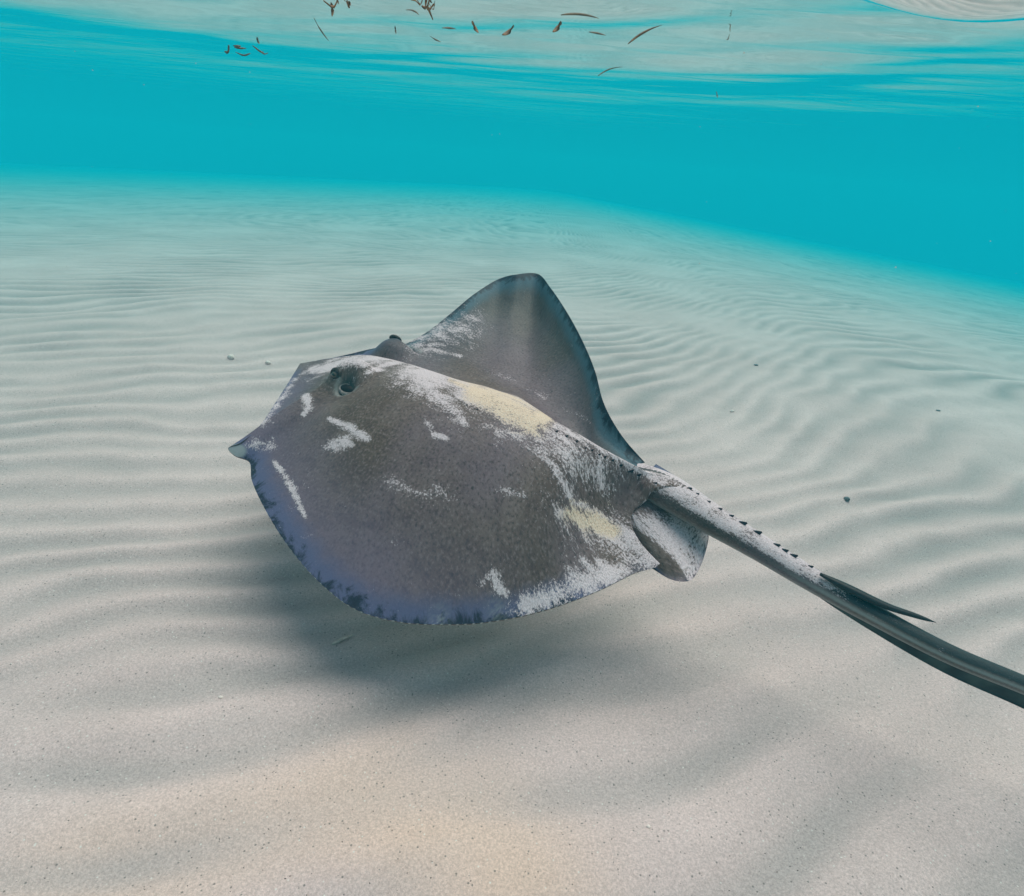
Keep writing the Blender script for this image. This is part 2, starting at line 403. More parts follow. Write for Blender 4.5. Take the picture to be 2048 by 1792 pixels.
def side(E, left):
    M = 0.5 * (P + E)
    ax = P[-1] - P[0]; ax = ax / np.linalg.norm(ax)
    back = sstep(.72, 1, s)
    M = M - (ax[None] * (0.205 if left else 0.10)) * back[:, None]
    t = tt[None, :, None]
    S = (1 - t) ** 2 * P[:, None] + 2 * t * (1 - t) * M[:, None] + t ** 2 * E[:, None]
    zP, zE = P[:, 2][:, None], E[:, 2][:, None]
    T = tt[None]
    if left:   # convex shoulder, then a straight run to a drooping margin
        base = zP + (zE - zP) * T
        hump = 0.055 * sstep(.06, .42, s)[:, None] * sstep(1.0, .72, s)[:, None] * (np.sin(pi * np.clip(T, 0, 1) ** 0.75) ** 1.2)
        fold = 0.0 * np.exp(-((s[:, None] - .23) / .05) ** 2) * np.exp(-((T - .88) / .10) ** 2)   # lifted crease behind the curled edge
        wav = -0.012 * np.exp(-((s[:, None] - .36) / .07) ** 2) * np.exp(-((T - .75) / .2) ** 2)
        S[..., 2] = base + hump + fold + wav
    else:      # falls off the shoulder into a hollow, then sweeps up to the raised wing tip
        c = np.clip(T / .34, 0, 1)
        g = 1 - sstep(0, 1, c)
        val = np.minimum(zP, zE) - 0.055 * sstep(.1, .4, s)[:, None] * sstep(1.02, .8, s)[:, None]
        k = np.clip((T - .12) / .88, 0, 1)
        w = sstep(.12, .34, s)[:, None]
        z1 = zP * g + (1 - g) * (val + (zE - val) * k ** 1.8)
        z0 = zP + (zE - zP) * T
        S[..., 2] = z0 * (1 - w) + z1 * w
    return S
SL, SR = side(L, True), side(R, False)
top = np.concatenate([SL[:, ::-1], SR[:, 1:]], 1)              # NS x NT
tl = np.concatenate([-tt[::-1], tt[1:]])                       # lateral coordinate -1..1
NT2 = len(tl)
# rounded dorsal ridge crease removal: light smoothing along the lateral direction near the midline
c0 = NT_ - 1
for _ in range(60):
    z = top[:, c0 - 24:c0 + 25, 2]
    z[:, 1:-1] = 0.5 * z[:, 1:-1] + 0.25 * (z[:, :-2] + z[:, 2:])
# ease the ray-wise creases out of the raised wing
wgt = (sstep(.15, .35, tl) * sstep(1.0, .80, tl))[None, :]
for _ in range(1100):
    z = top[..., 2]; zs = z.copy(); zs[2:-2] = (z[:-4] + z[1:-3] + z[2:-2] + z[3:-1] + z[4:]) / 5
    top[..., 2] = z * (1 - wgt) + zs * wgt
# wing ripples in the flesh
sg, tg = np.meshgrid(s, tl, indexing='ij')
top[..., 2] += 0.0025 * vnoise(sg * 6, tg * 4, 31) * sstep(0, .1, np.minimum(sg, 1 - np.abs(tg)))
px = proj(top.reshape(-1, 3)).reshape(NS, NT2, 2)
def nearest(x, y, left=None):
    d = (px[..., 0] - x) ** 2 + (px[..., 1] - y) ** 2
    if left is True: d = d + 1e6 * (tl[None] > 0.02)
    if left is False: d = d + 1e6 * (tl[None] < -0.02)
    return np.unravel_index(np.argmin(d), d.shape)
ax = P[-1] - P[0]; ax = ax / np.linalg.norm(ax); fwd_b = -ax
lat = np.cross(fwd_b, (0, 0, 1)); lat /= np.linalg.norm(lat)   # towards the ray's right
def local(center):
    q = top - center; return q @ fwd_b, q @ lat
# eye mounds and spiracles
eyeL = top[nearest(700, 752, True)].copy(); eyeR = top[nearest(788, 706, False)].copy()
darkA = np.zeros((NS, NT2)); paleA = np.zeros((NS, NT2))
for e, sgn in ((eyeL, -1), (eyeR, 1)):
    f, l = local(e)
    r = np.sqrt((f / 0.066) ** 2 + (l / 0.043) ** 2)
    top[..., 2] += 0.041 * np.exp(-r ** 3.4)
    fs, ls = f + 0.030, (l - sgn * 0.038)
    r2 = np.sqrt((fs / 0.025) ** 2 + (ls / 0.018) ** 2)
    top[..., 2] -= 0.026 * np.exp(-r2 ** 3.0)
    darkA = np.maximum(darkA, np.exp(-r2 ** 4.0)); paleA = np.maximum(paleA, 0.75 * np.exp(-((r2 - 1.35) / .28) ** 2) * (ls * sgn > -0.004))
    darkA = np.maximum(darkA, 0.30 * np.exp(-r ** 3))
    # slack hollow round the spiracle
    r3 = np.sqrt((fs / 0.085) ** 2 + ((ls - sgn * .02) / 0.06) ** 2); top[..., 2] -= 0.010 * np.exp(-r3 ** 2)
TAIL = [(0, 1150, 885, .35), (.12, 1240, 936, .322), (.18, 1280, 956, .330), (.24, 1322, 976, .338), (.36, 1415, 1033, .322), (.5, 1520, 1096, .300), (.62, 1625, 1160, .278), (.74, 1745, 1228, .255),
        (.86, 1890, 1304, .23), (1.0, 2050, 1371, .205), (1.2, 2260, 1466, .175), (1.45, 2560, 1610, .14)]
q = np.linspace(0, 1.45, 150)
tp = interp(*K(TAIL), q)
rw = interp([0, .12, .18, .24, .36, .5, .62, .74, 1.0, 1.2, 1.45], [.015, .030, .040, .044, .037, .0285, .024, .0205, .0165, .0145, .011], q)
rv = interp([0, .12, .18, .24, .36, .5, .62, .74, 1.0, 1.2, 1.45], [.010, .024, .034, .038, .033, .027, .0235, .020, .0165, .0145, .011], q)
# the back swells up round the root of the tail so the two run into each other
qa = q < .50
tx, ty = tp[qa, 0], tp[qa, 1]
r0_ = int(NS * .55); sub = top[r0_:]
D2 = np.sqrt((sub[..., 0, None] - tx) ** 2 + (sub[..., 1, None] - ty) ** 2); k_ = D2.argmin(-1); dmin = D2.min(-1)
rr_ = dmin / (rw[qa][k_] * 1.25)
ht = tp[qa, 2][k_] + rv[qa][k_] * (np.sqrt(np.clip(1 - rr_ ** 2, 0, 1)) * 1.04 + .0) - .004 * (rr_ > 1)
inside = sstep(.55, .32, np.abs(tl))[None] * sstep(1.25, .9, rr_) * sstep(0, .10, q[qa][k_])
kk = .010
sm = np.log(np.exp(np.clip(sub[..., 2] / kk, 0, 80)) + np.exp(np.clip((ht + .0015) / kk, 0, 80))) * kk
sub[..., 2] = sub[..., 2] * (1 - inside) + np.maximum(sm - .004, sub[..., 2]) * inside
px = proj(top.reshape(-1, 3)).reshape(NS, NT2, 2)
# bottom
edge = 1 - np.abs(tg)
thc = 0.15 * np.exp(-(tg / .42) ** 2) * sstep(0, .3, sg) * (1 - 0.55 * sstep(.6, 1, sg)) + 0.022
th = thc * np.sqrt(np.clip(edge / .10, 0, 1)) ** 1.0 * np.sqrt(np.clip(sg / .06, 0, 1))
th = np.minimum(th, 0.004 + 0.2 * edge)
th = np.where(sg > .9, th * (1 - .95 * sstep(.9, .995, sg)), th) + .002 * sstep(.90, .99, sg) * sstep(.62, .40, np.abs(tg))
th[:, 0] = 0; th[:, -1] = 0; th[0] = 0
bot = top.copy(); bot[..., 2] -= th
N1 = NS * NT2
verts = np.concatenate([top.reshape(-1, 3), bot.reshape(-1, 3)])
fa = np.concatenate([grid_faces(NS, NT2), grid_faces(NS, NT2, N1, True)])
j = np.arange(NT2 - 1); a = (NS - 1) * NT2 + j
cap = np.stack([a, a + N1, a + N1 + 1, a + 1], -1)
fa = np.concatenate([fa, cap])
# ---- tail, joined into the body mesh
NR = 44
tv, tf = tube(tp, rw, rv, NR)
b0 = len(verts)
verts = np.concatenate([verts, tv])
PELV = len(verts)
faces = [tuple(int(x) for x in f) for f in fa] + [tuple(i + b0 for i in f) for f in tf]
BODY_LOC = np.array([-0.1, 1.55, 0.4])
ray = mesh_obj("stingray", verts, faces, SKIN, loc=BODY_LOC)
tag(ray, "large grey stingray with sand dusted back gliding above the rippled sand", "stingray")

# masks laid on the skin
def stroke(pts, width, soft=1.0):
    """distance field of a polyline given at skin points; 1 on the line, 0.5 at width"""
    pts = np.asarray(pts, float); best = np.full((NS, NT2), 1e9)
    w = np.broadcast_to(width, len(pts)) if np.ndim(width) == 0 else np.asarray(width, float)
    for i in range(len(pts) - 1):
        a, b = pts[i], pts[i + 1]; ab = b - a
        u = np.clip(((px - a) @ ab) / (ab @ ab), 0, 1)
        d = np.linalg.norm(px - a - u[..., None] * ab, axis=-1) / (w[i] + (w[i + 1] - w[i]) * u)
        best = np.minimum(best, d)
    return np.clip(1.0 - 0.5 * best ** soft, 0, 1)
nearside = (tl[None] < 0.16) & np.ones((NS, 1), bool)
farside = ~nearside
dust = np.zeros((NS, NT2)); cream = np.zeros((NS, NT2))
def D(pts, w, k=1.0, where=None, soft=1.0):
    global dust
    m = stroke(pts, np.asarray(w) * 1.15, soft) * k * .92
    if where is not None: m = m * where
    dust = np.maximum(dust, m)
def Cr(pts, w, k=1.0):
    global cream
    cream = np.maximum(cream, stroke(pts, w) * k * nearside)
D([(625, 740), (700, 722), (760, 716), (830, 705)], [9, 13, 12, 12], 1, nearside)
D([(735, 745), (790, 722), (840, 712)], [6, 9, 9], .95, nearside)
D([(1090, 820), (1180, 868), (1270, 925), (1350, 975)], [26, 24, 22, 20], .66, nearside)
D([(800, 752), (850, 738), (905, 770)], [22, 30, 26], .8, nearside)
D([(845, 745), (900, 745), (960, 780), (1020, 800), (1090, 815)], [38, 36, 34, 34, 22], 1, nearside)
D([(880, 725), (980, 765), (1080, 805), (1170, 850), (1255, 895), (1340, 950)], [14, 14, 12, 9, 9, 10], 1, nearside)
D([(855, 775), (900, 815), (930, 845)], [18, 16, 8], .9, nearside)
D([(612, 795), (618, 812), (608, 828)], [8, 8, 5], 1)
D([(658, 838), (690, 850), (722, 868), (735, 880)], [5, 8, 9, 5], 1)
D([(665, 893), (690, 885), (705, 890)], [12, 12, 6], .85)
D([(800, 728), (900, 760), (1000, 808), (1090, 860), (1170, 915), (1250, 965), (1330, 1000)], [40, 52, 46, 44, 50, 44, 24], .56, nearside)
D([(620, 742), (720, 722), (830, 712)], [20, 26, 30], .55, nearside)
D([(1130, 1030), (1220, 1075), (1300, 1110)], [40, 46, 24], .58, nearside)
D([(870, 868), (893, 876)], [6, 4], 1)
D([(850, 838), (862, 858)], [5, 6], .7)
D([(1000, 860), (1070, 880), (1110, 940), (1140, 990)], [10, 20, 18, 14], .72)
D([(1085, 850), (1120, 900), (1200, 960), (1240, 990)], [14, 28, 30, 12], .66)
D([(1110, 850), (1200, 890), (1290, 945), (1340, 985)], [10, 12, 16, 18], .80, nearside)
D([(1125, 1025), (1180, 1050), (1240, 1085), (1290, 1110), (1318, 1125)], [14, 26, 30, 26, 12], .95)
D([(1150, 1005), (1220, 1040), (1280, 1080)], [12, 20, 14], .75)
D([(1040, 1215), (1100, 1195), (1170, 1165), (1240, 1140)], [17, 22, 28, 22], .95)
D([(1165, 1120), (1190, 1150)], [8, 14], .9)
D([(965, 1165), (985, 1145), (992, 1175), (1012, 1190)], [9, 9, 12, 7], .88)
D([(1000, 980), (1040, 990)], [8, 10], .62)
D([(550, 925), (575, 960), (598, 1005), (610, 1035)], [5, 7, 6, 3], .9)
D([(500, 890), (540, 885)], [9, 12], .78)
D([(525, 850), (560, 800), (590, 760)], [8, 8, 6], .72)
D([(820, 985), (840, 1005)], [12, 10], .5)
D([(780, 975), (900, 1000)], [22, 20], .38)
D([(825, 692), (880, 672), (940, 648)], [20, 34, 26], .66, farside)
D([(870, 700), (920, 712)], [5, 4], .8, farside)
D([(960, 735), (1080, 790), (1180, 845)], [5, 6, 5], .34, farside)
Cr([(950, 782), (1020, 815), (1065, 842), (1120, 815)], [24, 40, 34, 16], 1)
D([(950, 785), (1020, 818), (1062, 840), (1115, 818)], [26, 36, 30, 14], 1, nearside)
Cr([(900, 760), (960, 785)], [7, 12], .8)
Cr([(1140, 1028), (1185, 1045), (1225, 1062)], [20, 28, 18], 1)
Cr([(1120, 1010), (1150, 1000), (1240, 1010)], [8, 8, 8], .6)
jn = np.exp(-((px[..., 0] - 1318) / 42) ** 2 - ((px[..., 1] - 1000) / 26) ** 2) + np.exp(-((px[..., 0] - 1275) / 40) ** 2 - ((px[..., 1] - 985) / 28) ** 2)
dust = dust * (1 - .75 * np.clip(jn, 0, 1) * nearside)
# rim
dl = np.linalg.norm(top - L[:, None], axis=-1); dr = np.linalg.norm(top - R[:, None], axis=-1)
# distance to margin, by rows
m1 = np.where(tg < 0, dl, dr)
rimA = np.clip(1 - m1 / np.where(tg < 0, 0.10, 0.12), 0, 1.0) * sstep(0, .04, sg)
rimA = rimA * (1 - 0.55 * sstep(.80, .92, sg) * (tg < 0))
lead = np.exp(-((sg - .12) / .12) ** 2) * (tg < 0)
rimA = rimA * (1 - .35 * lead) * np.where(tg > 0, 1.16, 1.04)
fl = np.clip(1 - np.linalg.norm((px - np.array([474, 902])) / np.array([24, 18]), axis=-1), 0, 1)
paleA = np.maximum(paleA, sstep(.05, .4, fl) * (tg < -.8))
# bright scuffs on the rear margin
for (x, y) in ((880, 1236), (995, 1222)):
    dd = np.linalg.norm((px - np.array([x, y])) / np.array([20, 26]), axis=-1); paleA = np.maximum(paleA, .6 * np.exp(-dd ** 2) * np.clip(.5 + vnoise(px[..., 0] / 3, px[..., 1] / 14, 41), 0, 1))
npv = 0; ntail = len(tv)
ang = np.tile(np.linspace(0, 2 * pi, NR, endpoint=False), len(q)); qq = np.repeat(q, NR)
sang = np.where(ang > pi, ang - 2 * pi, ang)               # 0 = viewer's side, +pi/2 = crown
tdust = np.clip((np.sin(sang - .12) - .22) * 1.9 + .40, 0, .78) * (np.sin(sang - .12) > -.1) * sstep(.80, .55, qq) 
tdark = .45 * np.exp(-((sang - .12) / .38) ** 2) * sstep(.75, .5, qq)
tdark = np.clip(tdark + sstep(.55, .75, qq) * sstep(.35, .62, np.sin(ang)) * .98 + .25 * sstep(.5, .7, qq), 0, .95)
tpale = sstep(.32, .06, np.abs(np.sin(sang) - .10)) * 1.0 * (np.abs(sang) < 1.4) * sstep(.5, .7, qq) + sstep(-.2, -.6, np.sin(ang)) * .6
z1 = np.zeros(N1)
zd = np.zeros((NS, NT2)); zd[-12:] = .42
attr(ray, "dust", np.concatenate([dust.ravel(), zd.ravel(), tdust, np.zeros(0)]))
attr(ray, "cream", np.concatenate([cream.ravel(), z1, np.zeros(ntail + npv)]))
bloomA = np.clip(1 - m1 / .28, 0, 1) ** 1.2 * (tg < 0) * sstep(.02, .12, sg) * sstep(.85, .5, sg)
tealShadeA = np.clip(1 - m1 / .42, 0, 1) ** 1.1 * (tg > 0) * sstep(.2, .4, sg)  # raised far wing: teal tint with some painted shade
attr(ray, "bloom", np.concatenate([bloomA.ravel(), z1, np.zeros(ntail)])); attr(ray, "teal", np.concatenate([tealShadeA.ravel(), z1, np.zeros(ntail)]))
attr(ray, "rim", np.concatenate([rimA.ravel(), z1, np.zeros(ntail + npv)]))
attr(ray, "dark", np.concatenate([darkA.ravel(), z1, tdark, np.zeros(0)]))
attr(ray, "pale", np.concatenate([paleA.ravel(), z1, tpale]))
ub = np.ones((NS, NT2)); ut = np.zeros((NS, NT2))
dots = .75 * ((np.arange(NS) % 4) < 1).astype(float) * sstep(.30, .36, s) * sstep(.99, .9, s)
ub[-4:, :] = 0; ub[-12:, np.abs(tl) < .6] = 0; ub[:, :4] = dots[:, None]; ub[:, -4:] = 0; ut[:, 0] = dots
attr(ray, "under", np.concatenate([ut.ravel(), ub.ravel(), np.zeros(ntail), np.zeros(0)]))
f0, l0 = local(P[0])
buv = np.zeros((len(verts), 3), np.float32)
buv[:N1, 0] = f0.ravel(); buv[:N1, 1] = l0.ravel(); buv[N1:2 * N1] = buv[:N1]
buv[2 * N1:PELV, 0] = -1.2 - qq * 1.1; buv[2 * N1:PELV, 1] = np.sin(ang) * .05; buv[2 * N1:PELV, 2] = np.cos(ang) * .05
at = ray.data.attributes.new("body_uv", 'FLOAT_VECTOR', 'POINT'); at.data.foreach_set("vector", buv.ravel())

# ---- eyes
M_EYE = mat_plain("eye_skin", (0.040, 0.038, 0.036), 0.25, 0.5, scale=80)
M_PUP = mat_plain("eye_pupil", (0.006, 0.008, 0.010), 0.12, 0.6)
M_IRIS = mat_plain("eye_iris", (0.10, 0.085, 0.065), 0.3, 0.5)
LIPA = 0.9
M_LID = mat_plain("eyelid_skin", (0.105, 0.090, 0.085), 0.5, 0.25, scale=120, col2=(0.05, 0.045, 0.045))
M_PIT = mat_plain("spiracle_dark", (0.020, 0.020, 0.022), 0.5, 0.2)
M_LIP = mat_plain("spiracle_lip", (0.17, 0.155, 0.15), 0.5, 0.25, scale=90, col2=(0.36, 0.33, 0.32))
for e, sgn in ((eyeL, -1), (eyeR, 1)):
    q_ = e + fwd_b * .020 + lat * sgn * .031
    gi = np.unravel_index(np.argmin(np.linalg.norm(top[..., :2] - q_[:2], axis=-1)), (NS, NT2)); q_ = top[gi]
    nrm = np.cross(top[gi[0] + 3, gi[1]] - top[gi[0] - 3, gi[1]], top[gi[0], gi[1] + 3] - top[gi[0], gi[1] - 3]); nrm *= np.sign(nrm[2]); nrm /= np.linalg.norm(nrm)
    out = nrm * .8 + lat * sgn * .45 - fwd_b * .05; out /= np.linalg.norm(out)
    sd2 = fwd_b - out * (fwd_b @ out); sd2 /= np.linalg.norm(sd2); up2 = np.cross(out, sd2); up2 *= np.sign(up2[2])
    sd2 = np.cross(up2, out)
    c = q_ - out * .004
    V, F = ball(c, (.0185, .0135, .0105), (sd2, up2, out), 24, 14); eo = mesh_obj("eye", V, F, M_EYE, ray, loc=c)
    V, F = ball(c + out * .0068, (.0115, .0080, .0046), (sd2, up2, out), 24, 10); ir = mesh_obj("iris", V, F, M_IRIS, eo, loc=c + out * .0068); ir.location = tuple(out * .0068)
    V, F = ball(c + out * .0104, (.0070, .0036, .0016), (sd2, up2, out)); pu = mesh_obj("pupil", V, F, M_PUP, eo, loc=c + out * .0104); pu.location = tuple(out * .0104)
    # brow fold over the eye, and the spiracle behind it: dark mouth with a fleshy lip
    a_ = np.linspace(-.1, pi + .1, 22)[:, None]
    arc = c + out * .0035 + sd2 * np.cos(a_) * .0195 + up2 * (np.sin(a_) * .0150 + .0005)
    V, F = tube(arc, .0052 * np.sin(np.linspace(.08, pi - .08, 22)) ** .7, n=10, upv=out); mesh_obj("brow_fold", V, F, M_LID, ray, loc=c)
    sc_ = e - fwd_b * .030 + lat * sgn * .040
    i_ = np.unravel_index(np.argmin(np.linalg.norm(top[..., :2] - sc_[:2], axis=-1)), (NS, NT2)); sc_ = top[i_] + np.array([0, 0, .012])
    so = lat * sgn * .62 - fwd_b * .18 + np.array([0, 0, .66]); so /= np.linalg.norm(so)
    sx = fwd_b - so * (fwd_b @ so); sx /= np.linalg.norm(sx); sy = np.cross(so, sx)
    V, F = ball(sc_ - so * .004, (.022, .0135, .006), (sx, sy, so), 24, 10); sp_ = mesh_obj("spiracle", V, F, M_PIT, ray, loc=sc_)
    a_ = np.linspace(0, 2 * pi, 41)[:, None]
    lp = sc_ - so * .002 + sx * np.cos(a_) * .0235 + sy * np.sin(a_) * .0145
    V, F = tube(lp, .0010 + .0058 * np.clip(.5 - .5 * np.cos(np.linspace(0, 2 * pi, 41) - LIPA * sgn), 0, 1) ** 1.5, n=10, upv=so, cap=False); lo = mesh_obj("spiracle_lip", V, F, M_LIP, sp_, loc=sc_); lo.location = (0, 0, 0)

# ---- pelvic fins
def sheet(outline_in, outline_out, n=40, m=24, th=.006, sag=.0):
    a_ = interp(np.linspace(0, 1, len(outline_in)), outline_in, np.linspace(0, 1, n)); b_ = interp(np.linspace(0, 1, len(outline_out)), outline_out, np.linspace(0, 1, n))
    t = np.linspace(0, 1, m)[None, :, None]
    G = a_[:, None] * (1 - t) + b_[:, None] * t
    G[..., 2] += sag * np.sin(pi * t[..., 0])
    B = G.copy(); e = np.minimum(np.minimum(np.linspace(0, 1, n), np.linspace(1, 0, n))[:, None] * 6, (1 - t[..., 0]) * 6); B[..., 2] -= th * np.clip(e, 0.05, 1)
    V = np.concatenate([G.reshape(-1, 3), B.reshape(-1, 3)]); k = n * m
    F = [tuple(int(x) for x in f) for f in np.concatenate([grid_faces(n, m, 0, True), grid_faces(n, m, k)])]
    rim_ = [i * m + m - 1 for i in range(n)]; r1 = [j for j in range(m)]; r2 = [(n - 1) * m + j for j in range(m)]
    for L_ in (rim_, r1, r2):
        for u, v in zip(L_[:-1], L_[1:]): F.append((u, v, v + k, u + k))
    return V, F, G
def fin_attrs(ob, n, m, dust_, rim_, base):
    k = n * m
    i, j = np.meshgrid(np.linspace(0, 1, n), np.linspace(0, 1, m), indexing='ij')
    d = dust_(i, j); r_ = rim_(i, j); z = np.zeros(k)
    for nm, ar in (("dust", d), ("rim", r_)): attr(ob, nm, np.concatenate([ar.ravel(), z]))
    for nm in ("cream", "dark", "pale", "bloom", "teal"): attr(ob, nm, np.zeros(2 * k))
    attr(ob, "under", np.concatenate([z, np.ones(k)]))
    uvv = np.zeros((2 * k, 3), np.float32); uvv[:k, 0] = base - (j * .16).ravel(); uvv[:k, 1] = (i * .14).ravel(); uvv[k:] = uvv[:k]
    a2 = ob.data.attributes.new("body_uv", 'FLOAT_VECTOR', 'POINT'); a2.data.foreach_set("vector", uvv.ravel())
U = unproj
pin = [U(1205, 945, .345), U(1255, 968, .335), U(1305, 995, .322), U(1345, 1012, .312)]
pout = [U(1303, 1136, .215), U(1340, 1158, .222), U(1372, 1163, .23), U(1390, 1152, .235), U(1406, 1120, .245), U(1417, 1078, .262), U(1412, 1062, .275), U(1385, 1045, .29)]
V, F, _ = sheet(pin, pout)
pf = mesh_obj("pelvic_fin", V, F, SKIN, ray, loc=pin[1])
fin_attrs(pf, 40, 24, lambda i, j: (.66 * sstep(.05, .5, j) + .12) * (1 - .85 * sstep(1.15, .85, np.hypot((i - .06) / .26, (j - 1.0) / .42))) * (1 - .5 * sstep(.5, .1, j)), lambda i, j: np.clip((j - .82) / .18, 0, 1) * .55 + .5 * sstep(.12, .0, i), -1.5)
pin = [U(1300, 940, .34), U(1320, 950, .34), U(1345, 965, .335)]
pout = [U(1312, 928, .335), U(1335, 942, .33), U(1355, 955, .325), U(1368, 968, .32), U(1366, 972, .32)]
V, F, _ = sheet(pin, pout, 20, 10)
pf = mesh_obj("pelvic_fin", V, F, SKIN, ray, loc=pin[1])
fin_attrs(pf, 20, 10, lambda i, j: 0 * i, lambda i, j: .8 + 0 * i, -1.9)

# ---- thorns along the midline
M_THORN = mat_plain("thorn", (0.02, 0.022, 0.04), 0.4, 0.4)
def thorn_mesh(size=1.0):
    # a low hooked spine pointing backwards (local -X is tail-wards handled by orientation)
    V = [(-.010, -.0035, -.004), (-.010, .0035, -.004), (.010, .0032, -.004), (.010, -.0032, -.004), (.004, -.0018, .004), (.004, .0018, .004), (.012, 0, .0085), (.0145, 0, .0065)]
    F = [(0, 1, 5, 4), (1, 2, 5), (0, 4, 3), (4, 5, 6), (5, 2, 7, 6), (4, 6, 7, 3), (2, 3, 7), (0, 3, 2, 1)]
    return np.array(V) * size, F
tvv, tff = thorn_mesh()
tme = mesh_obj("thorn", tvv, tff, M_THORN, smooth=False)
tdata = tme.data; bpy.data.objects.remove(tme)
def add_thorn(pos, direction, size):
    o = bpy.data.objects.new("thorn", tdata); COL.objects.link(o); o.parent = ray
    o.location = tuple(np.asarray(pos) - BODY_LOC); o.scale = (size,) * 3
    d = mathutils.Vector(direction).normalized(); o.rotation_euler = d.to_track_quat('X', 'Z').to_euler()
    return o
upl = np.array([0, 0, 1.0])
for (x, y, sz) in ((1375, 986, .85), (1391, 997, .8), (1410, 1008, .9), (1438, 1026, .95), (1457, 1037, 1.0), (1477, 1050, 1.1), (1511, 1070, 1.1), (1547, 1092, 1.15), (1562, 1100, 1.15), (1581, 1111, 1.1), (1616, 1131, .8), (1640, 1143, .8), (1655, 1152, .7)):
    # nearest station of the tail whose crown projects there
    crown = tp + upl * rv[:, None]
    i = int(np.argmin(np.abs(proj(crown)[:, 0] - x)))
    g = np.gradient(tp, axis=0)[i]
    add_thorn(crown[i] + upl * -.0005, g / np.linalg.norm(g) + np.array([random.uniform(-.15, .15), random.uniform(-.15, .15), 0]), sz * random.uniform(.7, 1.0))
for (x, y, sz) in ((940, 795, .5), (962, 803, .45), (1120, 846, .5), (1139, 855, .5), (1160, 866, .6), (1178, 880, .55), (1190, 884, .5), (1205, 892, .5), (1216, 897, .6), (1232, 906, .55), (1248, 914, .6), (1268, 925, .75), (1284, 934, .75), (1318, 950, .8)):
    p_ = top[nearest(x - 8, y + 16, True)]
    add_thorn(p_ + upl * .0005, ax + np.array([random.uniform(-.4, .4), random.uniform(-.4, .4), 0]), sz * random.uniform(.5, .95))

# ---- barb and tail fold
M_BARB = mat_plain("barb_horn", (0.016, 0.024, 0.028), 0.45, 0.3, scale=40)
def barbpath():
    i0 = int(np.argmin(np.abs(proj(tp)[:, 0] - 1650)))
    return [U(1640, 1148, .305), U(1700, 1178, .294), U(1770, 1211, .283), U(1830, 1231, .277), U(1872, 1245, .272)]
bq = interp(np.linspace(0, 1, 5), barbpath(), np.linspace(0, 1, 24))
br = interp([0, .15, .6, .9, 1], [.004, .0085, .0075, .0035, .0006], np.linspace(0, 1, 24))
V, F = tube(bq, br, br * .7, 12)
barb = mesh_obj("barb", V, F, M_BARB, ray, loc=bq[0])
M_FOLD = mat_plain("tail_fold_skin", (0.045, 0.068, 0.066), 0.5, 0.25, scale=14, col2=(0.014, 0.022, 0.026))
# upper keel: a low black ridge on the tail behind the barb; lower keel: the deep black skin fold under it
def keel(x0, x1, drop, sign, npts=60):
    pr_ = proj(tp)[:, 0]; qa = np.interp(x0, pr_, q); qb = np.interp(x1, pr_, q) if x1 < pr_.max() else q[-1]
    qs = np.linspace(qa, qb, npts); c = interp(q, tp, qs); rr = interp(q, rv, qs); dd = drop(np.linspace(0, 1, npts))
    rows = []
    for k in range(6):
        f_ = k / 5
        rows.append(c + upl * sign * (rr * .6 + (rr * .4 + dd) * f_)[:, None])
    C_ = np.array(rows)       # 6 x n x 3
    tgt = np.gradient(c, axis=0); tgt /= np.linalg.norm(tgt, axis=1)[:, None]; sdv = np.cross(tgt, upl)
    wv = np.array([.006, .005, .004, .003, .0022, .0008])[:, None, None]
    A = C_ + sdv[None] * wv; B = C_ - sdv[None] * wv
    V = np.concatenate([A.reshape(-1, 3), B.reshape(-1, 3)]); k6 = 6 * npts
    F = [tuple(int(x) for x in f) for f in np.concatenate([grid_faces(6, npts, 0), grid_faces(6, npts, k6, True)])]
    for i in range(npts - 1): F.append((5 * npts + i, 5 * npts + i + 1, k6 + 5 * npts + i + 1, k6 + 5 * npts + i))
    for i in range(5): F.append((i * npts, (i + 1) * npts, k6 + (i + 1) * npts, k6 + i * npts)); F.append(((i + 1) * npts - 1, (i + 2) * npts - 1, k6 + (i + 2) * npts - 1, k6 + (i + 1) * npts - 1))
    return V, F, c[0]
V, F, c = keel(1625, 3000, lambda t: .042 * np.sin(pi * np.clip(t * .62 + .0, 0, 1)) ** .8 * (1 - .3 * t), -1)
fold = mesh_obj("tail_fold", V, F, M_FOLD, ray, loc=c)

